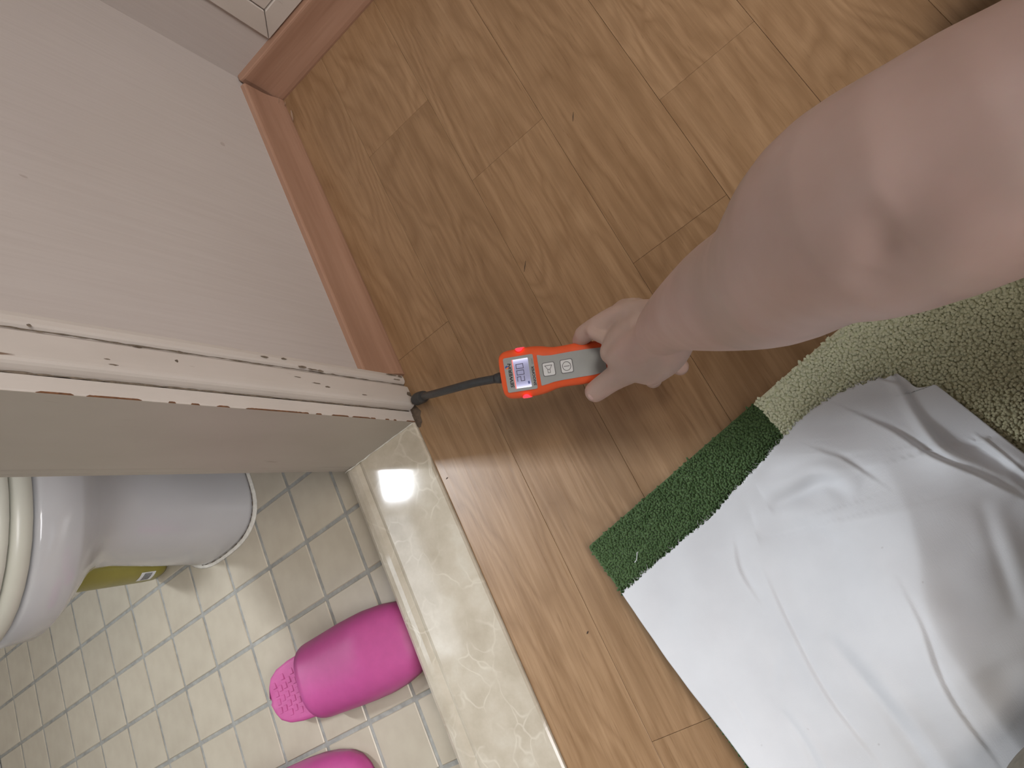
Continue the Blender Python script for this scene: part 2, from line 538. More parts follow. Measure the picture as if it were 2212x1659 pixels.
# cracked caulk along the foot of the jamb and paint knocked off the edge
pts = []
for i in range(26):
    t = i / 25
    pts.append((WX - 0.002 - t * 0.146, DY0 - 0.0004 + rng.uniform(-0.0006, 0.0005), 0.0056 + rng.uniform(-0.0003, 0.0006), 0.0011 * rng.uniform(0.35, 1.2)))
tube('caulk_bead', pts, M_caulk, jamb, 6)
b = bmesh.new()


def chip(bm, cx, cy, cz, L, wx, wy, seed):
    """a thin irregular flake of bare wood on the jamb arris, long in z"""
    r = random.Random(seed)
    n = max(5, int(L / 0.003))
    rows = []
    for i in range(n + 1):
        t = i / n
        w = math.sin(PI * t) ** 0.5 * r.uniform(0.45, 1.0)
        z = cz + (t - 0.5) * L
        rows.append([bm.verts.new((cx - wx * w, cy - 0.0002, z)), bm.verts.new((cx + 0.0004 * w, cy - 0.00015 * w, z)), bm.verts.new((cx + 0.0003, cy + wy * w, z))])
    for a, c in zip(rows[:-1], rows[1:]):
        for q in (0, 1):
            bm.faces.new((a[q], a[q + 1], c[q + 1], c[q]))


for i, (z, L) in enumerate([(0.012, 0.020), (0.046, 0.006), (0.062, 0.008), (0.090, 0.010), (0.112, 0.035), (0.150, 0.030), (0.186, 0.010), (0.205, 0.007), (0.248, 0.085), (0.318, 0.016), (0.350, 0.010), (0.375, 0.008), (0.43, 0.05), (0.48, 0.03)]):
    chip(b, -0.5116, DY0 + 0.0004, z, L, 0.0024, 0.0034, i)
from_bm('bare_chip', b, M_rust, jamb)
for nm, gx, gy, gr in (('shade_grime_line', -0.5122, 0.3702, .0016), ('shade_grime_line', -0.5028, 0.4086, .0009)):  # thin brown lines: recess and groove shade put into colour, with some dirt
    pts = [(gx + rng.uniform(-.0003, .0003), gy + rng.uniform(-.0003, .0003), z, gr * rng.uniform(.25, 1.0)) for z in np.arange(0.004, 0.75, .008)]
    tube(nm, pts, M_grime_shade, jamb, 6)
# rusty spots and knocks on the casing face
b = bmesh.new()
for (y, z, L, w) in [(.4094, .4962, .006, .0016), (.4045, .4890, .010, .0013), (.4030, .4050, .012, .0010), (.4046, .3608, .010, .0014), (.3930, .3672, .005, .0024), (.3790, .4320, .012, .0010), (.3845, .4370, .008, .0008), (.4160, .2520, .014, .0016),
                     (.4175, .2240, .012, .0018), (.4098, .1990, .018, .0018), (.4080, .1830, .020, .0015), (.4075, .1700, .012, .0019), (.4055, .1500, .008, .0010), (.3880, .1850, .018, .0010), (.3935, .2120, .014, .0008), (.3845, .1690, .012, .0016), (.3790, .1060, .012, .0010), (.4200, .0300, .026, .0016), (.4130, .0220, .020, .0012), (.4190, .0120, .012, .0026), (.3900, .0080, .012, .0060)]:
    n = 11
    vs = [b.verts.new((-0.49838 + (.0002 if .3760 < y < .4030 else .0004), y + w * math.cos(a) * rng.uniform(.45, 1.1), max(.0042, z + L / 2 * math.sin(a) * rng.uniform(.6, 1.0)))) for a in np.linspace(0, 2 * PI, n + 1)[:-1]]
    b.faces.new(vs)
from_bm('paint_stains', b, M_grime_shade, jamb)
# dark gap and dirt in the corner at the foot of the casing
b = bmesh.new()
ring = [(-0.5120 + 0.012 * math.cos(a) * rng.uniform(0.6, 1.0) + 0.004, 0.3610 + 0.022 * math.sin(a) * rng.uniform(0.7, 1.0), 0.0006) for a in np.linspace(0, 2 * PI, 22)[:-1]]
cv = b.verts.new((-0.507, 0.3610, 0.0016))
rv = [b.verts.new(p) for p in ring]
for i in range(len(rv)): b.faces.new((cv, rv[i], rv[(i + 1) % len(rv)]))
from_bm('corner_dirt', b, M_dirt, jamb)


# baseboards: flat face, eased top lip and a quarter bead at the foot
def base_prof(d):
    return [(0.0, 0.0), (d + 0.0050, 0.0), (d + 0.0058, 0.004), (d + 0.0052, 0.011), (d + 0.0034, 0.019), (d + 0.0014, 0.027), (d + 0.0002, 0.034),
            (d - 0.0008, 0.045), (d - 0.0010, 0.070), (d - 0.0014, 0.0755), (d - 0.0024, 0.0778), (d - 0.0042, 0.0788), (0.0, 0.079)]


bp = base_prof(0.0105)
V, F = loft([[(WX + a, y, z) for a, z in bp] for y in (0.4235, 0.6, 0.8, Y2 - 0.0225)])
structure(mesh('baseboard_left', V, F, M_base))
bp2 = base_prof(0.0155)
rows = []
for i, x in enumerate([WX + 0.0005, WX + 0.0035, WX + 0.012, WX + 0.03, 0.0, 1.0, 2.2]):
    k = (0.55, 0.86, 1.0, 1.0, 1.0, 1.0, 1.0)[i]
    rows.append([(x, Y2 - a * k, z * (0.97 if i == 0 else 1)) for a, z in bp2])
V, F = loft(rows)
bb2 = structure(mesh('baseboard_back', V, F, M_base))
# chipped white paint flecks in the baseboard corner
b = bmesh.new()
for (x, y, z, l) in [(-0.4955, 0.9855, 0.016, 0.010), (-0.4925, 0.9810, 0.006, 0.007), (-0.4915, 0.952, 0.003, 0.018)]:
    vs = [b.verts.new((x + rng.uniform(-.001, .001) + 0.0034 * math.cos(a), y + l * 0.8 * math.sin(a), z + 0.003 * math.cos(a + 1))) for a in np.linspace(0, 2 * PI, 8)[:-1]]
    b.faces.new(vs)
from_bm('paint_fleck', b, M_chip, bb2)

# framed white panel on the end wall: stile, bottom rail mitred, sunk panel
pan = structure(empty('trim_panel_frame'))
fy = Y2 - 0.004
x0, x1, z0, z1, d = -0.4235, 0.9, 0.0815, 1.9, 0.0345


def prism(name, poly, y0, y1, mat, parent):
    V, F = loft([[(x, y, z) for x, z in poly] for y in (y0, y1)])
    o = mesh(name, V, F, mat, parent)
    bv = o.modifiers.new('b', 'BEVEL'); bv.width = 0.0012; bv.segments = 1
    return o


g = 0.0007
prism('stile', [(x0, z0 + g), (x0, z1), (x0 + d, z1), (x0 + d, z0 + d + g)], Y2 + 0.002, fy - 0.001, M_casing, pan)
prism('bottom_rail', [(x0 + g, z0), (x0 + d + g, z0 + d), (x1, z0 + d), (x1, z0)], Y2 + 0.002, fy - 0.0018, M_casing, pan)
prism('panel', [(x0 + d + 0.0014, z0 + d + 0.0014), (x0 + d + 0.0014, z1), (x1, z1), (x1, z0 + d + 0.0014)], Y2 + 0.002, fy, M_casing, pan)

# ------------------------------------------------------------------ toilet
TX = -1.037
toi = empty('toilet', (TX, 0.62, BZ))
tag(toi, 'white porcelain toilet with cream seat behind the doorway wall, seen in part', 'toilet')


def egg(w, yf, yb, z, n=40, sq=2.3, nose=None):
    """egg shaped section: round nose at yf, straighter sides, flat back at yb; centred on TX"""
    pts = []
    ym = yf + (nose or w * 1.25)
    for i in range(n):
        a = 2 * PI * i / n
        c, s = math.cos(a), math.sin(a)
        e = 2.0 / sq
        x = w * math.copysign(abs(c) ** e, c)
        if s < 0: y = ym + (ym - yf) * math.copysign(abs(s) ** e, s)
        else: y = ym + (yb - ym) * math.copysign(abs(s) ** (2 / 4.0), s)
        pts.append((x, y - 0.62, z - BZ))
    return pts


R = [egg(.112, .393, .80, BZ, sq=2.6, nose=.09), egg(.112, .392, .80, BZ + .012, sq=2.6, nose=.09), egg(.108, .394, .80, BZ + .03, sq=2.6, nose=.09), egg(.107, .400, .80, .04, sq=2.5, nose=.09),
     egg(.108, .407, .80, .125, sq=2.4), egg(.113, .404, .80, .160, sq=2.3), egg(.128, .384, .81, .195, sq=2.2), egg(.147, .352, .82, .222, sq=2.15), egg(.160, .327, .82, .243, sq=2.1), egg(.165, .319, .82, .252, sq=2.1),
     egg(.168, .312, .83, .260, sq=2.1), egg(.170, .309, .83, .3080, sq=2.1), egg(.167, .312, .83, .3145, sq=2.1)]
V, F = loft(R)
mesh('bowl', V, F, M_porc, toi, True)
V, F = loft([egg(.164, .312, .80, .3185, sq=2.1), egg(.171, .304, .80, .322, sq=2.1), egg(.173, .302, .80, .333, sq=2.1), egg(.171, .304, .80, .342, sq=2.1), egg(.164, .311, .80, .3445, sq=2.1)])
mesh('seat', V, F, M_seat, toi, True)
V, F = loft([egg(.166, .309, .80, .3465, sq=2.1), egg(.171, .304, .80, .349, sq=2.1), egg(.170, .305, .80, .360, sq=2.1), egg(.160, .317, .80, .367, sq=2.1), egg(.08, .40, .76, .369, sq=2.1)])
mesh('lid', V, F, M_seat, toi, True)
o = box('tank', TX - 0.18 - TX, 0.18, 0.80 - 0.62, 1.0 - 0.62, .27 - BZ, .66 - BZ, M_porc, toi, 0.02, 3, True)
# mould-dark joint where the pedestal meets the tiles
V, F = loft([egg(.1125, .3915, .80, BZ + .0035, sq=2.6, nose=.09), egg(.1140, .3900, .80, BZ + .0035, sq=2.6, nose=.09), egg(.1175, .3865, .80, BZ + .0014, sq=2.6, nose=.09), egg(.1185, .3855, .80, BZ + .0003, sq=2.6, nose=.09)])
mesh('base_joint', V, F, M_caulk, toi, True)
pts = [(x, y, 0.0045 + rng.uniform(-.0003, .0003), 0.0007 * rng.uniform(.2, 1.2)) for x, y, z in egg(.1125, .3915, .80, BZ, n=150, sq=2.6, nose=.09)[100:150] + egg(.1125, .3915, .80, BZ, n=150, sq=2.6, nose=.09)[0:14]]
tube('mould_line', pts, M_dirt, toi, 5)

# ------------------------------------------------------------------ olive bottle behind the toilet
bot = empty('cleaner_bottle', (-1.225, 0.470, BZ))
tag(bot, 'olive green plastic bottle with barcode sticker standing behind the toilet foot', 'bottle')


def sup(rx, ry, z, n=28, sq=2.6):
    out = []
    for i in range(n):
        a = 2 * PI * i / n
        c, s = math.cos(a), math.sin(a)
        out.append((rx * math.copysign(abs(c) ** (2 / sq), c), ry * math.copysign(abs(s) ** (2 / sq), s), z))
    return out


V, F = loft([sup(.022, .024, 0), sup(.031, .032, .003), sup(.036, .036, .012), sup(.038, .037, .03), sup(.038, .037, .15), sup(.034, .034, .175), sup(.02, .02, .195), sup(.014, .014, .20)])
mesh('bottle_body', V, F, M_bottle, bot, True)
V, F = loft([sup(.016, .016, .200, sq=2), sup(.016, .016, .222, sq=2), sup(.013, .013, .226, sq=2)])
mesh('cap', V, F, M_white, bot, True)


def wrap(name, a0, a1, z0, z1, off, mat, parent):
    V = []; n = 8
    for i in range(n + 1):
        a = a0 + (a1 - a0) * i / n
        c, s = math.cos(a), math.sin(a)
        p = (.038 * math.copysign(abs(c) ** (2 / 2.6), c) * (1 + off), .037 * math.copysign(abs(s) ** (2 / 2.6), s) * (1 + off))
        V += [(*p, z0), (*p, z1)]
    F = [(2 * i, 2 * i + 2, 2 * i + 3, 2 * i + 1) for i in range(n)]
    return mesh(name, V, F, mat, parent)


st = wrap('sticker', -PI * .50, -PI * .30, .028, .056, .012, M_btn, bot)
bars = bmesh.new()
for i in range(7):
    z = .0345 + i * .0022
    for q in range(6):
        a0 = -PI * .49 + q * PI * .028
        pts = []
        for (a, zz) in ((a0, z), (a0 + PI * .028, z), (a0 + PI * .028, z + .0013), (a0, z + .0013)):
            c, s = math.cos(a), math.sin(a)
            pts.append(bars.verts.new((.038 * 1.02 * math.copysign(abs(c) ** (2 / 2.6), c), .037 * 1.02 * math.copysign(abs(s) ** (2 / 2.6), s), zz)))
        bars.faces.new(pts)
from_bm('barcode', bars, M_ink, st)


# ------------------------------------------------------------------ pink slippers
def make_slipper(name, loc, rz, label):
    root = empty(name, loc)
    root.rotation_euler = (0, 0, rz)
    tag(root, label, 'slipper', 'pink bathroom slippers on the tiles')
    L = 0.322
    # half width along the length (0 heel .. 1 toe)
    us = [0.0, .015, .04, .09, .16, .25, .36, .48, .60, .72, .82, .90, .955, .985, 1.0]
    ws = [.006, .022, .034, .043, .0475, .0495, .0505, .0525, .0545, .0545, .0515, .0455, .036, .024, .008]

    def hw(u): return float(np.interp(u, us, ws))
    uu = np.array(sorted(set(list(np.linspace(0, 1, 33)) + us)))
    # sole
    V, F = [], []
    rings = []
    for u in uu:
        w = hw(u); x = u * L
        zt = 0.026 + 0.006 * math.exp(-((u - 0.0) / .16) ** 2)
        rings.append([(x, -w * .93, 0.0), (x, -w, .006), (x, -w * 1.0, zt - .005), (x, -w * .97, zt - .001), (x, -w * .86, zt), (x, -w * .4, zt - .0022), (x, 0, zt - .003), (x, w * .4, zt - .0022), (x, w * .86, zt), (x, w * .97, zt - .001), (x, w, zt - .005), (x, w, .006), (x, w * .93, 0.0)])
    V, F = loft(rings)
    mesh('sole', V, F, M_pink_in, root, True)
    # upper: closed toe, open at the heel end
    u0 = .352
    rings = []
    ua = np.concatenate([np.linspace(u0, .9, 20), np.linspace(.915, 1.004, 12)])
    for u in ua:
        t = (u - u0) / (1 - u0)
        w = hw(min(u, 1.0)) * 1.045 + .0025
        if u >= .98: w *= 1.0
        top = float(np.interp(t, [0, .1, .35, .54, .62, .76, .90, 1.0], [.068, .0668, .0650, .0640, .0610, .0475, .033, .018]))
        ring = []
        for a in np.linspace(0, PI, 21):
            c, s = math.cos(a), math.sin(a)
            e = 2 / 2.9
            y = -w * math.copysign(abs(c) ** e, c)
            ring.append((u * L + 0.012 * (1 - t) * (-0.6 + s) * 0.4, y, 0.004 + (top - 0.004) * abs(s) ** e))
        rings.append(ring)
    V, F = loft(rings, close_ends=False, closed=False)
    up = mesh('upper', V, F, M_pink, root, True)
    so = up.modifiers.new('s', 'SOLIDIFY'); so.thickness = .0042; so.offset = -1
    # rolled rim along the opening
    r0 = [(*p, .0026) for p in rings[0]]
    tube('rim', r0, M_pink, up, 8)
    ridge = [(p[0] + 0.012, p[1] * 1.004, p[2] * 1.004 + .0002, .0012) for p in rings[0]]
    # tread bricks on the footbed
    b = bmesh.new()
    for i in range(9):
        x = .012 + i * .0105
        w = hw(x / L) * .80
        ny = max(1, int(2 * w / .013))
        for j in range(ny):
            y = -w + (j + (.5 if i % 2 else .15)) * 2 * w / ny
            if y + .009 > w: continue
            zt = 0.026 + 0.006 * math.exp(-((x / L) / .16) ** 2)
            dz = -.003 * (1 - min(1, abs(y + .004) / (hw(x / L) * .86)) ** 1.5)
            box_bm(x, x + .0078, y, y + .0095, zt + dz - .002, zt + dz + .0007, .0006, 1, b)
    tr = from_bm('tread_pattern', b, M_pink_in, root)
    tr['kind'] = 'stuff'
    return root


s1 = make_slipper('slipper', (-1.000, 0.1185, BZ), math.radians(-3.0), 'pink rubber slipper on the tiles with its toe under the marble threshold')
s2 = make_slipper('slipper', (-1.185, -0.030, BZ), math.radians(-5.0), 'pink rubber slipper set back from the marble threshold, further from the toilet')

# ------------------------------------------------------------------ rug
ra = math.atan2(0.1485 - 0.0828, 0.0015 + 0.3548)
rug = empty('rug', (-0.3548, 0.0828, 0.0))
rug.rotation_euler = (0, 0, ra)
tag(rug, 'green tufted rug with dark green corner and sage field on the oak floor', 'rug')
RL, RWd, RT = 1.25, 0.75, 0.0085


def mat_rug(name, pile):
    k = NT(name)
    v = k.n('TexCoord').outputs['Object']
    sep = k.n('SeparateXYZ', {'Vector': v})
    x, y = sep.outputs[0], sep.outputs[1]
    wob = k.math('MULTIPLY', k.math('SUBTRACT', k.noise(v, 160, 2), 0.5), 0.008)
    isdark = k.math('LESS_THAN', k.math('ADD', x, wob), 0.2575)
    d = k.math('MULTIPLY', y, -1.0)
    dist = k.math('ADD', d, k.math('MULTIPLY', k.math('SUBTRACT', k.noise(v, 45, 3), 0.5), 0.03))
    sage = k.ramp(k.math('MULTIPLY', dist, 4.0), [(0.06, (0.80, 0.84, 0.64)), (0.22, (0.63, 0.645, 0.46)), (0.5, (0.45, 0.435, 0.285)), (0.9, (0.36, 0.34, 0.22))])  # pale edge to olive inward: the arm's shade is partly put into the colour
    f = k.noise(v, 130, 3)
    sage = k.mix(0.5, sage, k.mix(1.0, sage, k.ramp(f, [(0.3, (0.86,) * 3), (0.7, (1.14,) * 3)]), 'MULTIPLY'))
    dark = k.ramp(f, [(0.3, (0.055, 0.105, 0.036)), (0.7, (0.098, 0.165, 0.068))])
    k.set(Base_Color=k.mix(isdark, sage, dark), Roughness=0.95, Specular_IOR_Level=0.1, Sheen_Weight=0.2)
    return k.m


M_rug = mat_rug('rug_wool', True)
box('backing', 0, RL, -RWd, 0, 0.0, RT * 0.92, M_rug, rug, 0.002)
# pile: thousands of small leaning loops; dark part cut short and dense, sage part coarser
V, F = [], []


def add_tufts(xa, xb, ya, yb, sp, h, w, keep=None):
    gx, gy = np.meshgrid(np.arange(xa, xb, sp), np.arange(ya, yb, sp))
    P = np.stack([gx.ravel(), gy.ravel()], 1) + rng.uniform(-.42, .42, (gx.size, 2)) * sp
    P = P[(P[:, 0] > 0.001) & (P[:, 1] < -0.001)]
    global V, F
    n = len(P)
    ang = rng.uniform(0, 2 * PI, n)
    hh = h * rng.uniform(.75, 1.15, n)
    ln = rng.normal(0, .35, (n, 2)) * w
    off = sum(len(q) for q in V)
    blk = []
    for zf, rf, lf in ((0.0, .9, 0.0), (.65, 1.0, .6), (1.0, .62, 1.0)):
        for q in range(4):
            a = ang + q * PI / 2
            blk.append(np.stack([P[:, 0] + ln[:, 0] * lf + np.cos(a) * w * .5 * rf, P[:, 1] + ln[:, 1] * lf + np.sin(a) * w * .5 * rf, RT * .8 + (RT * .2 + hh) * zf], 1))
    A = np.stack(blk, 1).reshape(-1, 3)
    V.append(A)
    base = off + np.arange(n)[:, None] * 12
    for r in (0, 4):
        for q in range(4):
            F.append(np.hstack([base + r + q, base + r + (q + 1) % 4, base + r + 4 + (q + 1) % 4, base + r + 4 + q]))
    F.append(np.hstack([base + 8, base + 9, base + 10, base + 11]))


add_tufts(0.0, 0.2585, -0.32, 0.0, .0023, .0017, .0032)
add_tufts(0.2585, 0.62, -0.26, 0.0, .0027, .0019, .0042)
V = np.vstack(V); F = np.vstack(F)
pile = mesh('pile', V, F, M_rug, rug, True)
pile['kind'] = 'stuff'

# ------------------------------------------------------------------ white cloth
fray = resample([(-0.3380, 0.0184), (-0.2732, 0.0327), (-0.2057, 0.0455), (-0.1700, 0.0572), (-0.1298, 0.0684), (-0.0883, 0.0834), (-0.0518, 0.0919), (-0.0119, 0.0917), (0.0284, 0.0815)], 261)
left_e = resample([(-0.3380, 0.0184), (-0.3307, -0.0328), (-0.3214, -0.0884), (-0.3103, -0.1368), (-0.2981, -0.1886), (-0.2880, -0.2395), (-0.2751, -0.2971), (-0.255, -0.38), (-0.23, -0.46)], 221)
right_e = resample([(0.0284, 0.0815), (0.0315, 0.0735), (0.0340, 0.0630), (0.0390, 0.0590), (0.0470, 0.0560), (0.0500, 0.0535), (0.0595, 0.0183), (0.0726, -0.0320), (0.0937, -0.1071), (0.1080, -0.1869), (0.12, -0.26), (0.13, -0.34), (0.14, -0.42)], 221)
S_, T_ = np.meshgrid(np.linspace(0, 1, 261), np.linspace(0, 1, 221))
LX = left_e[:, None, :] * (1 - S_[..., None]) + right_e[:, None, :] * S_[..., None]
TX0 = left_e[0] * (1 - S_[0][:, None]) + right_e[0] * S_[0][:, None]
XY = LX + (fray - TX0)[None] * ((1 - T_) ** 2)[..., None]
X, Y = XY[..., 0], XY[..., 1]


def polydist(pts):
    """distance and signed side to a polyline, and arc fraction of the nearest point"""
    p = np.asarray(pts, float)
    if len(p) > 2: p = resample(p, 40)
    best = np.full(X.shape, 1e9); side = np.zeros(X.shape); fr = np.zeros(X.shape)
    for i in range(len(p) - 1):
        a, c = p[i], p[i + 1]
        d = c - a; l2 = d @ d
        t = np.clip(((X - a[0]) * d[0] + (Y - a[1]) * d[1]) / l2, 0, 1)
        dx, dy = X - (a[0] + t * d[0]), Y - (a[1] + t * d[1])
        q = np.hypot(dx, dy)
        m = q < best
        best = np.where(m, q, best)
        side = np.where(m, np.sign(d[0] * (Y - a[1]) - d[1] * (X - a[0])), side)
        fr = np.where(m, (i + t) / (len(p) - 1), fr)
    return best, side, fr


Z = np.full(X.shape, 0.0170)
# big soft hump: the cloth climbs to a crest and falls away on the far side
crest = [(-0.012, 0.050), (-0.0271, 0.0186), (-0.0309, -0.0081), (-0.0367, -0.0375), (-0.0477, -0.0681), (-0.0624, -0.0964), (-0.0703, -0.1228), (-0.0710, -0.1676), (-0.0686, -0.2225), (-0.0625, -0.2784), (-0.06, -0.36), (-0.06, -0.45)]
dd, sd, fr = polydist(crest)
u = dd * sd                                  # positive on the +x side
amp = 0.046 * np.clip(fr * 6, 0, 1) ** 1.2 * (1 - .55 * np.clip((fr - .45) / .25, 0, 1))
wL, wR = 0.085, 0.11
prof_h = np.where(u < 0, np.exp(-(dd / wL) ** 2), np.clip(1 - (np.sqrt(dd ** 2 + .0045 ** 2) - .0045) / wR, 0, 1) ** 1.15)
Z += amp * prof_h


def crease(pts, a, w, ridge=0.6, fade=True):
    d, s, t = polydist(pts)
    f = np.sin(np.clip(t, 0, 1) * PI) ** .5 if fade else 1.0
    return f * (-a * np.exp(-(d / w) ** 2) + ridge * a * np.exp(-((d * s - 2.1 * w) / (1.3 * w)) ** 2))


def lap(pts, a, lam, w=.0009):
    """the cloth laps over itself: lifted up to a line, then a sharp drop on the far side"""
    d, s, t = polydist(pts)
    f = np.sin(np.clip(t, 0.02, .98) * PI) ** .6
    return a * f * np.exp(-d / lam) * 0.5 * (1 - np.tanh(d * s / w)) - .25 * a * f * np.exp(-((d * s - .003) / .003) ** 2)


Z += lap([(-0.0226, 0.0678), (-0.0149, 0.0552), (-0.0040, 0.0358), (0.0108, -0.0003), (0.0312, -0.0309), (0.0503, -0.0642)], .0075, .014)
Z += lap([(-0.0736, 0.0571), (-0.0646, 0.0451), (-0.0562, 0.0351), (-0.0400, 0.0008)], .0030, .010)
Z += lap([(-0.0725, -0.0863), (-0.0767, -0.1200), (-0.0863, -0.1546), (-0.0902, -0.1863), (-0.088, -.235)], .0034, .011)
Z += lap([(-0.1939, 0.0135), (-0.2047, -0.0178), (-0.2027, -0.0540)], .0022, .010)
Z += lap([(-0.1817, -0.0284), (-0.1868, -0.0706), (-0.1902, -0.1167), (-0.1895, -0.1622), (-0.1801, -0.2205)], .0030, .013)
Z += crease([(-0.160, -0.10), (-0.150, -0.15), (-0.143, -0.20), (-0.14, -0.26)], .0042, .0075, 0.9)
Z += lap([(-0.2828, -0.1147), (-0.2823, -0.1363), (-0.2821, -0.1664)], .0013, .008)
Z += crease([(-0.1435, 0.0250), (-0.1126, 0.0245), (-0.0839, 0.0221), (-0.0705, -0.0029)], .0045, .0075, 1.0)
Z += crease([(-0.17, 0.005), (-0.125, -0.008), (-0.10, -0.03)], .0042, .0095, 1.0)
Z += crease([(-0.24, -0.15), (-0.235, -0.19), (-0.24, -0.24)], .0018, .0042, 0.9)
Z += crease([(-0.215, -0.10), (-0.235, -0.13)], .0010, .004, 0.9)
Z += crease([(0.020, -0.05), (0.005, -0.10), (-0.01, -0.15)], .0016, .006, 0.9)
d2, s2, f2 = polydist([(0.0320, 0.0640), (0.0395, 0.0540), (0.0440, 0.0330), (0.0530, -0.0010), (0.0700, -0.0700), (0.09, -0.15)])
Z += .0040 * (0.5 * (1 - np.tanh(d2 * s2 / .0010)) - 1) * np.exp(-(d2 / .04) ** 2)
Z += crease([(0.0300, 0.030), (0.0370, 0.005), (0.052, -0.030), (0.070, -0.085)], .0050, .0050, 0.5)
# upper layer ends in a loose fold: a real step down to the layer below
dd, sd, fr = polydist([(0.0282, 0.095), (0.0282, 0.0793), (0.0252, 0.0519), (0.0237, 0.0289), (0.0245, 0.0081), (0.0299, -0.0077), (0.0417, -0.0273), (0.0536, -0.0591)])
step = 0.5 * (1 - np.tanh(dd * sd / .0011))
lift = 0.0095 * np.clip((0.9 - fr) * 3, 0, 1)
Z += lift * (step - 1) * np.exp(-(dd / .05) ** 2) + lift * .5 * np.exp(-((dd * sd + .006) / .005) ** 2)
# gentle random rumples
for _ in range(60):
    kx, ky = rng.normal(0, 60, 2)
    Z += 0.00012 * np.sin(kx * X + ky * Y + rng.uniform(0, 6.28))
low = np.linspace(0, 1, 221)
Z += 0.0010 * np.sin(X * 70 + Y * 22) * np.sin(Y * 31 + 1.0)
# raw edge jitter along the torn side, and droop over the rug edge at the left
X[0] += rng.normal(0, .0005, X.shape[1]); Y[0] += rng.normal(0, .0009, X.shape[1])
Z = np.maximum(Z, .0142)
V = np.stack([X, Y, Z], -1).reshape(-1, 3)
nS = 261
ii = np.arange(220)[:, None] * nS + np.arange(260)[None]
ii = ii.ravel()
F = np.stack([ii, ii + nS, ii + nS + 1, ii + 1], 1)
cloth = mesh('white_cloth', V, F, M_cloth, None, True)
so = cloth.modifiers.new('s', 'SOLIDIFY'); so.thickness = .0012; so.offset = -1
tag(cloth, 'white cotton cloth with a frayed torn edge spread in folds over the green rug', 'cloth')
# lower layers sticking out of the fold
Vl, Fl = [], []
for (p, z) in (([(0.0300, 0.0800), (0.0345, 0.0745), (0.0380, 0.0640), (0.0330, 0.0560), (0.0240, 0.060)], .0150),):
    pass
# frayed threads
pts_all = bmesh.new()


def thread(bm, p, d, L, r, bend):
    n = 5
    prev = None
    side = Vector((-d.y, d.x, 0))
    for i in range(n + 1):
        t = i / n
        c = Vector(p) + d * (L * t) + side * (bend * math.sin(t * PI)) + Vector((0, 0, .0006 * math.sin(t * PI)))
        rr = r * (1 - .5 * t)
        ring = [bm.verts.new(c + Vector((rr * math.cos(a), rr * math.sin(a) * .7, rr * math.sin(a)))) for a in (0, 2.09, 4.19)]
        if prev:
            for q in range(3): bm.faces.new((prev[q], prev[(q + 1) % 3], ring[(q + 1) % 3], ring[q]))
        prev = ring


for i in range(150):
    k = int(rng.integers(3, 250))
    p = fray[k]
    t = fray[min(k + 2, 260)] - fray[k - 2]
    t = t / np.linalg.norm(t)
    nrm = Vector((-t[1], t[0], 0))
    dvec = (nrm + Vector((t[0], t[1], 0)) * rng.normal(0, .7)).normalized()
    thread(pts_all, (p[0], p[1], float(Z[0, k])), dvec, float(rng.choice([.0018, .0025, .004, .0065], p=[.4, .35, .18, .07])), .00022, float(rng.normal(0, .0006)))
ft = from_bm('frayed_threads', pts_all, M_cloth, cloth)
ft['kind'] = 'stuff'
lt = tube('loose_thread', [(-0.3074, 0.0416, .0150, .00045), (-0.3045, 0.0425, .0153, .00050), (-0.3012, 0.0460, .0155, .00045), (-0.2992, 0.0492, .0153, .00055), (-0.2973, 0.0499, .0150, .0003)], M_cloth, None, 6, 14)
tag(lt, 'short loose white thread lying on the dark green rug corner', 'thread')

# ------------------------------------------------------------------ gas detector
O = Vector((-0.2701, 0.2581, 0.1511))
U = Vector((0.8859, -0.3464, -0.3085)).normalized()
N = Vector((0.2097, -0.2941, 0.9325)).normalized()
N = (N - U * N.dot(U)).normalized()
W = N.cross(U)
K = 0.92
det = empty('gas_detector', mat=Matrix(((U.x * K, W.x * K, N.x * K, O.x), (U.y * K, W.y * K, N.y * K, O.y), (U.z * K, W.z * K, N.z * K, O.z), (0, 0, 0, 1))))
tag(det, 'orange handheld gas detector with lit display held at the door frame', 'gas detector')

xs = np.array([-.0225, -.0218, -.0195, -.016, -.008, .0035, .0185, .030, .037, .0445, .055, .066, .078, .092, .106, .120, .132, .138, .140])
ht = np.array([.0190, .0232, .0262, .0282, .0289, .0293, .0291, .0272, .0248, .0237, .0237, .0242, .0240, .0228, .0215, .0205, .0190, .0165, .0120])
th_ = np.array([.020, .026, .029, .031, .032, .0325, .0325, .031, .0285, .0265, .0255, .025, .025, .025, .0245, .024, .022, .019, .014])


def body_ring(x, hy, dz):
    r = []
    n = 36
    for i in range(n):
        a = 2 * PI * i / n
        c, s = math.cos(a), math.sin(a)
        e = 2 / 3.6
        y = hy * math.copysign(abs(c) ** e, c)
        z = dz / 2 * math.copysign(abs(s) ** e, s)
        r.append((x, y, z - .0163 + (.0162 - dz / 2) * 0 - 0))
    # keep the top near z = 0
    top = max(p[2] for p in r)
    return [(p[0], p[1], p[2] - top - (0.0 if dz > .024 else (.025 - dz) * .35)) for p in r]


V, F = loft([body_ring(x, h, d) for x, h, d in zip(xs, ht, th_)])
bd = mesh('housing', V, F, M_orange, det, True)
sb = bd.modifiers.new('s', 'SUBSURF'); sb.levels = 1; sb.render_levels = 2


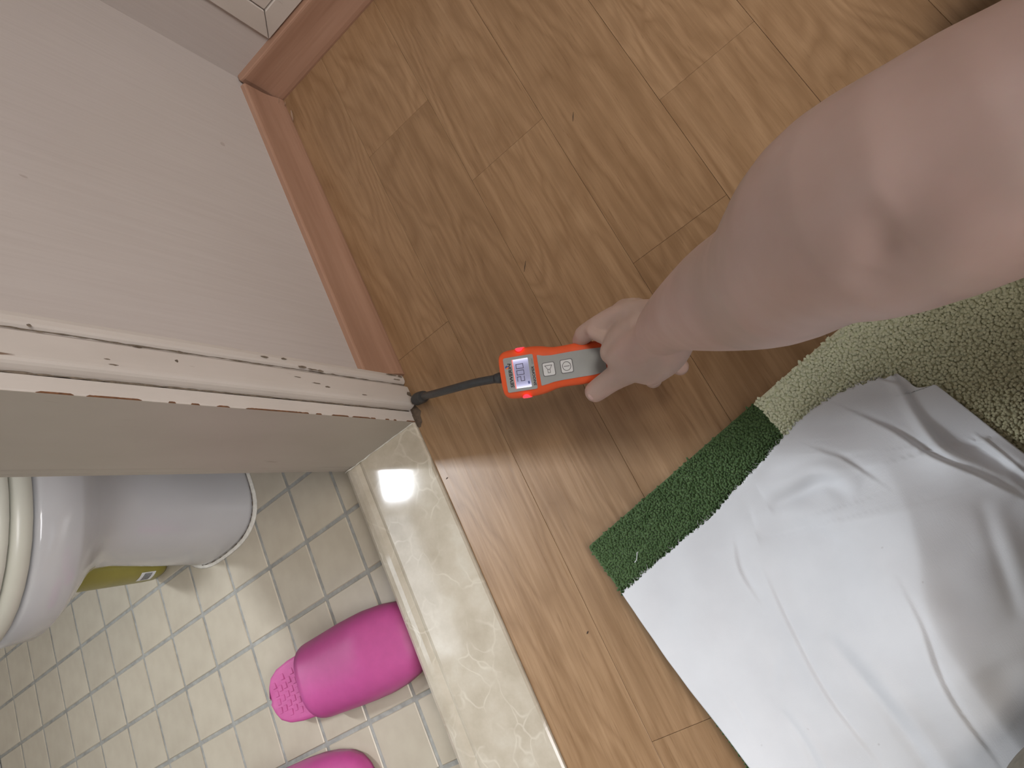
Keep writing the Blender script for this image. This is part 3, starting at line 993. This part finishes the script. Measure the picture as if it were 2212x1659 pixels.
def flat_poly(name, pts, z0, z1, mat, parent, rad=.0, seg=4):
    P = []
    n = len(pts)
    for i in range(n):
        p0, p1, p2 = (Vector(pts[(i - 1) % n]), Vector(pts[i]), Vector(pts[(i + 1) % n]))
        if rad <= 0: P.append(p1); continue
        r = min(rad, (p0 - p1).length * .45, (p2 - p1).length * .45)
        a = p1 + (p0 - p1).normalized() * r
        c = p1 + (p2 - p1).normalized() * r
        for q in range(seg + 1):
            t = q / seg
            P.append(a * (1 - t) ** 2 + p1 * 2 * t * (1 - t) + c * t * t)
    V, F = loft([[(p.x, p.y, z) for p in P] for z in (z0, z1)])
    return mesh(name, V, F, mat, parent)


def rect(cx, cy, w, h):
    return [(cx - w / 2, cy - h / 2), (cx + w / 2, cy - h / 2), (cx + w / 2, cy + h / 2), (cx - w / 2, cy + h / 2)]


Zt = .0004
pl = flat_poly('display_panel', [(-.0160, .0199), (-.0160, -.0203), (.0190, -.0205), (.0192, .0199)], -.003, Zt, M_grey, det, .0022)
kp = flat_poly('keypad_film', [(.0238, .0178), (.0310, .0156), (.0402, .0147), (.0618, .0151), (.0800, .0150), (.1000, .0140), (.1000, -.0135), (.0851, -.0150), (.0600, -.0152), (.0480, -.0153), (.0390, -.0158), (.0310, -.0172), (.0238, -.0182)], -.003, Zt, M_grey, det, .0014)


def ring_rect(name, cx, cy, w, h, t, z, mat, parent, rad):
    o_ = flat_poly(name, rect(cx, cy, w, h), z - .0006, z, mat, parent, rad)
    return o_


# lcd: backlit screen brighter at both ends
k = NT('backlit_lcd')
v = k.n('TexCoord').outputs['Object']
y = k.n('SeparateXYZ', {'Vector': v}).outputs[1]
e = k.math('POWER', k.math('MULTIPLY', k.math('ABSOLUTE', y), 1 / .0168), 3.2)
c = k.ramp(e, [(0.0, (0.30, 0.29, 0.42)), (0.45, (0.46, 0.45, 0.66)), (1.0, (0.86, 0.84, 1.0))])
k.set(Base_Color=(0.05, 0.05, 0.06, 1), Emission_Color=c, Emission_Strength=k.ramp(e, [(0, (.75,) * 3), (1.0, (1.15,) * 3)]), Roughness=0.25)
lcd = flat_poly('display_screen', [(-.0052, .0164), (-.0056, -.0168), (.0126, -.0171), (.0130, .0165)], -.002, Zt + .0004, k.m, det, .0009)
flat_poly('screen_edge', [(-.0060, .0166), (-.0064, -.0170), (-.0051, -.0170), (-.0047, .0166)], -.002, Zt + .0006, emit('screen_edge_glow', (0.95, 0.30, 0.28), 0.7, (0.4, 0.05, 0.03)), lcd)

# buttons
for nm, cx, cy in (('alarm_button', .0353, -.0005), ('power_button', .0560, -.0004)):
    bt = flat_poly(nm, rect(cx, cy, .0146, .0160), -.001, Zt + .0005, M_greyink, det, .0026)
    flat_poly('button_face', rect(cx, cy, .0130, .0144), -.001, Zt + .0009, M_btn, bt, .0020)
    z = Zt + .00105
    b = bmesh.new()

    def strip(pts, w, closed=True):
        m = len(pts)
        for i in range(m if closed else m - 1):
            p, q = Vector((*pts[i], z)), Vector((*pts[(i + 1) % m], z))
            d_ = (q - p).normalized() * w * .4
            s_ = Vector((-(q - p).y, (q - p).x, 0)).normalized() * w / 2
            b.faces.new([b.verts.new(p - d_ - s_), b.verts.new(q + d_ - s_), b.verts.new(q + d_ + s_), b.verts.new(p - d_ + s_)])
    if nm == 'power_button':
        strip([(cx + .0047 * math.cos(a), cy + .0050 * math.sin(a)) for a in np.linspace(0, 2 * PI, 25)[:-1]], .00065)
        strip([(cx - .0030, cy), (cx + .0030, cy)], .0007, False)
    else:
        strip([(cx - .0042, cy + .0042), (cx - .0042 + .0084 * 1, cy + .0042)], .0006, False)
        strip([(cx - .0041, cy + .0042), (cx - .0013, cy - .0002), (cx + .0013, cy - .0002), (cx + .0041, cy + .0042)], .0006)
        strip([(cx - .0013, cy - .0002), (cx - .0013, cy - .0042), (cx + .0013, cy - .0042), (cx + .0013, cy - .0002)], .0006)
    from_bm('symbol', b, M_greyink, bt)


def text(name, body, x, y, size, mat, parent, z, bold=0.0, sx=1.0, shear=0.0):
    """text reading towards local +y, letter tops towards local -x"""
    cu = bpy.data.curves.new(name, 'FONT')
    cu.body = body
    cu.size = size
    cu.offset = bold
    cu.shear = shear
    cu.resolution_u = 3
    tmp = bpy.data.objects.new(name, cu)
    COL.objects.link(tmp)
    bpy.context.view_layer.update()
    dg = bpy.context.evaluated_depsgraph_get()
    me = bpy.data.meshes.new_from_object(tmp.evaluated_get(dg), depsgraph=dg)
    bpy.data.objects.remove(tmp, do_unlink=True)
    me.materials.clear(); me.materials.append(mat)
    w = max(v.co.x for v in me.vertices)
    for v in me.vertices:
        a, c = v.co.x * sx, v.co.y
        v.co = (x - c, y + a, z)
    me.update()
    o = bpy.data.objects.new(name, me)
    COL.objects.link(o)
    o.parent = parent
    return o, w * sx


t1, w1 = text('printed_maker_word', 'SEWERIN', -.0078, -.0152, .0054, M_ink, pl, Zt + .0003, .00012, 1.0, 0.12)
t2, w2 = text('printed_model_word', 'SNOOPER', .0184, -.0166, .0041, M_ink, pl, Zt + .0003, .00010, 1.0, 0.12)
t3, w3 = text('printed_small_word', 'mini', .0184, .0080, .0036, M_greyink, pl, Zt + .0003, 0, 1.0, 0.25)
for o_, w_, L_ in ((t1, w1, .0284), (t2, w2, .0225), (t3, w3, .0070)):
    s_ = L_ / w_
    ys_ = min(v.co.y for v in o_.data.vertices)
    for v in o_.data.vertices: v.co.y = ys_ + (v.co.y - ys_) * s_
# two-tone round emblem
for nm, sgn, col in (('emblem_orange', -1, (0.75, 0.22, 0.08)), ('emblem_blue', 1, (0.05, 0.10, 0.36))):
    pts = [(-.0128 + .0021 * math.cos(a), .0088 + .0021 * math.sin(a)) for a in np.linspace(PI * (.15 if sgn > 0 else 1.15), PI * (1.15 if sgn > 0 else 2.15), 12)]
    flat_poly(nm, pts, Zt, Zt + .0004, plain(nm, col, 0.5, bump=0), pl)
# seven segment digits 2 0 0
M_seg = plain('lcd_segment', (0.10, 0.09, 0.16), 0.5, bump=0)
segs = {'2': 'abged', '0': 'abcdef'}


def digit(ch, y0, x_base, h, w):
    bm = bmesh.new()
    t = .00075

    def bar(xa, ya, xb, yb):
        x0_, x1_ = min(xa, xb) - t / 2, max(xa, xb) + t / 2
        y0_, y1_ = min(ya, yb) - t / 2, max(ya, yb) + t / 2
        bm.faces.new([bm.verts.new((x_, y_, Zt + .0007)) for x_, y_ in ((x0_, y0_), (x1_, y0_), (x1_, y1_), (x0_, y1_))])
    top, mid, bt_ = x_base - h, x_base - h / 2, x_base
    L_ = {'a': (top, y0, top, y0 + w), 'b': (top, y0 + w, mid, y0 + w), 'c': (mid, y0 + w, bt_, y0 + w), 'd': (bt_, y0, bt_, y0 + w), 'e': (mid, y0, bt_, y0), 'f': (top, y0, mid, y0), 'g': (mid, y0, mid, y0 + w)}
    for s_ in segs[ch]: bar(*L_[s_])
    from_bm('display_digit', bm, M_seg, lcd)


digit('2', -.0088, .0058, .0082, .0050)
digit('0', -.0016, .0062, .0082, .0050)
digit('0', .0056, .0064, .0082, .0050)
flat_poly('battery_symbol', rect(.0102, -.0118, .0022, .0032), Zt, Zt + .0007, plain('lcd_blue', (0.16, 0.20, 0.45), 0.5, bump=0), lcd)
# alarm lights glowing red on both flanks of the head
M_led = emit('red_alarm_light', (1.0, 0.045, 0.085), 1.15, (0.5, 0.02, 0.02))
for s_ in (1, -1):
    V, F = [], []
    rr = []
    for i in range(11):
        a = PI * i / 10
        x = .0044 - .0046 * math.cos(a)
        k_ = math.sin(a)
        hy = .0293
        rr.append([(x, s_ * (hy - .0046 * k_), .00035 - .0006 * (1 - k_)), (x, s_ * (hy - .0018), -.0012 + .0004 * k_), (x, s_ * (hy + .0002 * k_), -.0052), (x, s_ * (hy + .0003 * k_), -.0120), (x, s_ * (hy - .0008), -.0150)])
    V, F = loft(rr, False, False)
    mesh('alarm_light', V, F, M_led, det, True)
# hose and sensor tip (world coordinates turned into the detector's frame)
Minv = det.matrix_world.inverted()


def to_local(pts):
    return [(*(Minv @ Vector(p[:3])), p[3] / K) for p in pts]


tube('probe_hose', to_local([(-0.2850, 0.2638, 0.1475, .0047), (-0.3040, 0.2725, 0.1480, .0046), (-0.3300, 0.2850, 0.1420, .0046), (-0.3668, 0.3025, 0.1250, .0047), (-0.4090, 0.3265, 0.0910, .0048), (-0.4480, 0.3520, 0.0480, .0049), (-0.4700, 0.3665, 0.0215, .0050)]), M_rubber, det, 12, 40)
tube('hose_collar', to_local([(-0.2870, 0.2648, 0.1476, .0062), (-0.2945, 0.2685, 0.1478, .0060), (-0.2990, 0.2705, 0.1478, .0052)]), M_rubber, det, 14)
tube('sensor_tip', to_local([(-0.4630, 0.3618, 0.0300, .0052), (-0.4662, 0.3640, 0.0262, .0078), (-0.4720, 0.3672, 0.0210, .0086), (-0.4830, 0.3722, 0.0145, .0090), (-0.4900, 0.3740, 0.0120, .0080), (-0.4940, 0.3745, 0.0110, .0048)]), M_rubber, det, 16, 14)

# ------------------------------------------------------------------ person
CH = {
    'fill': [(-0.1767, 0.2494, 0.1464, 0.0093), (-0.1688, 0.2383, 0.1459, 0.0102), (-0.1615, 0.2280, 0.1439, 0.0119)],
    'arm': [(-0.1024, 0.1818, 0.2330, 0.0222), (-0.0766, 0.1670, 0.2799, 0.0263), (-0.0353, 0.1331, 0.3659, 0.0333), (-0.0048, 0.1098, 0.4213, 0.0367), (0.0224, 0.0986, 0.4711, 0.0412), (0.0379, 0.0877, 0.4974, 0.0432), (0.0482, 0.0797, 0.5132, 0.0417), (0.0677, 0.0737, 0.5213, 0.0412), (0.0963, 0.0691, 0.5200, 0.0405), (0.1400, 0.0670, 0.5180, 0.0420), (0.2200, 0.0780, 0.5380, 0.0450), (0.3000, 0.0950, 0.5750, 0.0500), (0.3600, 0.1050, 0.6000, 0.0560)],
    'index': [(-0.0831, 0.1821, 0.2459, 0.0089), (-0.1095, 0.2177, 0.1915, 0.0095), (-0.1418, 0.2429, 0.1593, 0.0108), (-0.1712, 0.2527, 0.1453, 0.0105), (-0.1985, 0.2600, 0.1270, 0.0098), (-0.2085, 0.2560, 0.1050, 0.0086)],
    'middle': [(-0.0868, 0.1804, 0.2469, 0.0089), (-0.1124, 0.2082, 0.1922, 0.0104), (-0.1306, 0.2424, 0.1605, 0.0102), (-0.1557, 0.2584, 0.1245, 0.0090), (-0.1704, 0.2558, 0.0763, 0.0086), (-0.1755, 0.2255, 0.0557, 0.0092), (-0.1688, 0.1950, 0.0694, 0.0099)],
    'ring': [(-0.0859, 0.1777, 0.2454, 0.0089), (-0.1129, 0.1963, 0.1898, 0.0107), (-0.1238, 0.2366, 0.1551, 0.0094), (-0.1356, 0.2554, 0.1185, 0.0085), (-0.1472, 0.2515, 0.0642, 0.0086), (-0.1476, 0.2130, 0.0564, 0.0090), (-0.1354, 0.1885, 0.0786, 0.0096)],
    'pinky': [(-0.0856, 0.1734, 0.2436, 0.0089), (-0.1047, 0.1873, 0.1933, 0.0102), (-0.1099, 0.2244, 0.1547, 0.0083), (-0.1172, 0.2423, 0.1297, 0.0074), (-0.1258, 0.2401, 0.0897, 0.0068), (-0.1240, 0.2198, 0.0807, 0.0068), (-0.1206, 0.2096, 0.0912, 0.0066)],
    'thumb': [(-0.0870, 0.1742, 0.2445, 0.0096), (-0.1206, 0.1821, 0.1854, 0.0149), (-0.1558, 0.1916, 0.1589, 0.0150), (-0.1872, 0.1998, 0.1366, 0.0125), (-0.2160, 0.2044, 0.1191, 0.0116)],
    'web': [(-0.1018, 0.1821, 0.2221, 0.0155), (-0.1343, 0.1977, 0.1785, 0.0196), (-0.1629, 0.2077, 0.1546, 0.0171)],
    'web2': [(-0.1209, 0.2120, 0.1782, 0.0187), (-0.1528, 0.2200, 0.1550, 0.0180), (-0.1696, 0.2182, 0.1511, 0.0137)],
    'palm2': [(-0.0922, 0.1703, 0.2238, 0.0130), (-0.1202, 0.1770, 0.1746, 0.0159), (-0.1466, 0.1810, 0.1537, 0.0149), (-0.1539, 0.1855, 0.1555, 0.0132)],
}
BODY = {
    'shoulders': [(0.360, 0.105, 0.600, 0.058), (0.385, 0.0, 0.615, 0.062), (0.395, -0.11, 0.615, 0.062), (0.395, -0.240, 0.595, 0.056)],
    'chest': [(0.385, 0.010, 0.57, 0.085), (0.415, -0.02, 0.43, 0.095), (0.440, -0.035, 0.28, 0.095), (0.455, -0.02, 0.14, 0.105)],
    'chest_b': [(0.390, -0.150, 0.57, 0.085), (0.415, -0.12, 0.43, 0.095), (0.440, -0.105, 0.28, 0.095), (0.455, -0.12, 0.14, 0.105)],
    'neck': [(0.395, -0.065, 0.600, 0.058), (0.365, -0.035, 0.660, 0.055), (0.330, 0.000, 0.730, 0.054)],
    'head': [(0.315, 0.010, 0.925, 0.050), (0.320, 0.010, 0.885, 0.088), (0.310, 0.012, 0.835, 0.096), (0.285, 0.015, 0.780, 0.080), (0.250, 0.019, 0.735, 0.044)],
    'nose': [(0.217, 0.019, 0.852, 0.010), (0.199, 0.021, 0.822, 0.013), (0.201, 0.021, 0.805, 0.015)],
    'ear_a': [(0.320, 0.107, 0.830, 0.014), (0.330, 0.113, 0.855, 0.016)],
    'ear_b': [(0.320, -0.085, 0.830, 0.014), (0.330, -0.091, 0.855, 0.016)],
    'thigh_a': [(0.450, 0.010, 0.124, 0.100), (0.400, 0.150, 0.124, 0.085), (0.340, 0.290, 0.114, 0.060)],
    'shank_a': [(0.340, 0.290, 0.104, 0.056), (0.270, 0.130, 0.089, 0.050), (0.245, -0.020, 0.064, 0.036)],
    'foot_a': [(0.245, -0.020, 0.062, 0.034), (0.215, -0.090, 0.054, 0.030), (0.195, -0.150, 0.050, 0.022)],
    'thigh_b': [(0.450, -0.150, 0.124, 0.100), (0.200, -0.215, 0.124, 0.080), (-0.045, -0.271, 0.106, 0.050)],
    'shank_b': [(-0.045, -0.271, 0.104, 0.049), (0.140, -0.340, 0.089, 0.054), (0.330, -0.400, 0.066, 0.036)],
    'foot_b': [(0.330, -0.400, 0.064, 0.036), (0.390, -0.400, 0.056, 0.032), (0.470, -0.380, 0.050, 0.022)],
    'left_arm': [(0.395, -0.240, 0.595, 0.052), (0.390, -0.310, 0.470, 0.044), (0.370, -0.350, 0.340, 0.040), (0.290, -0.320, 0.270, 0.035), (0.200, -0.270, 0.225, 0.026)],
    'left_palm': [(0.200, -0.270, 0.224, 0.026), (0.165, -0.248, 0.212, 0.030), (0.135, -0.232, 0.202, 0.026)],
}
for q in range(4):
    yq = -0.262 + q * 0.021
    BODY['left_finger_%d' % q] = [(0.140, -0.245 + q * .014, 0.204, 0.0105), (0.105, yq + .02, 0.203, 0.0100), (0.075 + .006 * abs(q - 1.5), yq + .024, 0.188, 0.0088)]
BODY['left_thumb'] = [(0.180, -0.232, 0.216, 0.0140), (0.152, -0.205, 0.210, 0.0115), (0.128, -0.194, 0.200, 0.0098)]


def grow(name, chains, voxel, mat, parent, iters, extra=0.0):
    V, F = [], []
    for nm, chn in chains.items():
        c = np.array(chn, float)
        if extra: c[:, 3] += extra
        big = c[:, 3].max() > .03
        v_, f_ = capsule_geo(c, 40 if nm == 'arm' else 14, 40 if big else 18)
        off = len(V)
        V += [tuple(p) for p in v_]
        F += [tuple(i + off for i in q) for q in f_]
    o = mesh(name, V, F, mat, parent, True)
    rm = o.modifiers.new('r', 'REMESH'); rm.mode = 'VOXEL'; rm.voxel_size = voxel; rm.use_smooth_shade = True
    sm = o.modifiers.new('s', 'SMOOTH'); sm.factor = .5; sm.iterations = iters
    apply_mods(o)
    o.data.shade_smooth()
    return o


person = grow('person', {**CH, **BODY}, .0024, M_skin, None, 6)
# fold of the elbow and the tendon beside it
me = person.data
co = np.empty(len(me.vertices) * 3); me.vertices.foreach_get('co', co); co = co.reshape(-1, 3)
no = np.empty(len(me.vertices) * 3); me.vertices.foreach_get('normal', no); no = no.reshape(-1, 3)


def seg_dist(P, pts):
    best = np.full(len(P), 1e9); fr = np.zeros(len(P))
    m = len(pts) - 1
    for i in range(m):
        a, c = pts[i], pts[i + 1]
        d = c - a
        t = np.clip(((P - a) @ d) / (d @ d), 0, 1)
        q = np.linalg.norm(P - (a + t[:, None] * d), axis=1)
        k_ = q < best
        best[k_] = q[k_]; fr[k_] = ((i + t) / m)[k_]
    return best, fr


for pts, dep, w in (([(0.0510, 0.0809, 0.5385), (0.0407, 0.0694, 0.5408), (0.0309, 0.0610, 0.5395), (0.0230, 0.0561, 0.5330)], -.0075, .0095),
                    ([(0.0430, 0.0900, 0.5380), (0.0300, 0.0800, 0.5300), (0.0150, 0.0740, 0.5150)], .0040, .0110),
                    ([(0.0700, 0.0560, 0.5450), (0.0520, 0.0520, 0.5400), (0.0360, 0.0480, 0.5300)], .0040, .0120)):
    d_, f_ = seg_dist(co, resample(np.array(pts), 12))
    co = co + no * (dep * np.exp(-(d_ / w) ** 2) * (0.35 + 0.65 * np.sin(np.clip(f_, 0, 1) * PI)))[:, None]
me.vertices.foreach_set('co', co.ravel()); me.update()
tag(person, 'person seated on the rug reaching a bare right arm down to grip the gas detector', 'person')
# thumb nail
tip_c, nn = np.array([-0.2160, 0.2044, 0.1191]), np.array([0.12, -0.42, 0.90]); nn /= np.linalg.norm(nn)
ax = np.array([-0.262, 0.048, -0.172]); ax -= nn * (ax @ nn); ax /= np.linalg.norm(ax)
bx = np.cross(nn, ax)
rings = []
for q, k in ((-.0006, 1.0), (.0003, .98), (.0008, .85), (.0011, .5)):
    rings.append([tip_c + nn * (.0106 + q) + ax * (.0015 + .0062 * k * math.copysign(abs(math.cos(a)) ** .8, math.cos(a))) + bx * .0047 * k * math.copysign(abs(math.sin(a)) ** .8, math.sin(a)) - nn * .0016 * math.sin(a) ** 2 for a in np.linspace(0, 2 * PI, 21)[:-1]])
V, F = loft(rings)
mesh('thumb_nail', V, F, plain('nail', (0.58, 0.40, 0.37), .3, .03, bump=0), person, True)
B = BODY
sleeve = [(0.250, 0.0845, 0.5500, 0.0560), (0.3000, 0.0950, 0.5750, 0.0550), (0.3600, 0.1050, 0.6000, 0.0560)]
grow('shirt', {'s': B['shoulders'], 'c': B['chest'], 'd': B['chest_b'], 'sl': sleeve, 'sr': B['left_arm'][:2]}, .006, M_shirt, person, 4, .009)
grow('trousers', {k: B[k] for k in ('thigh_a', 'shank_a', 'thigh_b', 'shank_b')}, .006, M_khaki, person, 4, .006)
hair = grow('hair', {'h': [(0.290, 0.010, 0.905, 0.066), (0.325, 0.010, 0.905, 0.086), (0.348, 0.012, 0.862, 0.094), (0.350, 0.012, 0.800, 0.074)]}, .006, M_hair, person, 3)
for s_ in (-1, 1):
    V, F = capsule_geo([(0.2270, 0.015 + s_ * .034, 0.851, .009), (0.2265, 0.015 + s_ * .034 + .004, 0.851, .009)], 3, 12)
    mesh('eye', V, F, M_ink, person, True)
V, F = capsule_geo([(0.207, -0.001, 0.772, 0.005), (0.202, 0.019, 0.770, 0.007), (0.207, 0.039, 0.772, 0.005)], 8, 10)
mesh('lips', V, F, plain('lip_skin', (0.45, 0.20, 0.17), .5), person, True)

# small marks on the floor
for (x, y, l, a, r) in [(-0.5020, 0.2560, .0018, .3, .0007), (-0.4085, -0.003, .0020, .6, .0008), (-0.2565, 0.4400, .0075, .9, .0005), (-0.1, 0.5700, .0065, 1.0, .0005)]:
    d_ = Vector((math.cos(a), math.sin(a), 0))
    tube('floor_mark', [(x - d_.x * l, y - d_.y * l, .0004, r * .3), (x, y, .0006, r), (x + d_.x * l, y + d_.y * l, .0004, r * .3)], M_speck, floor, 6)
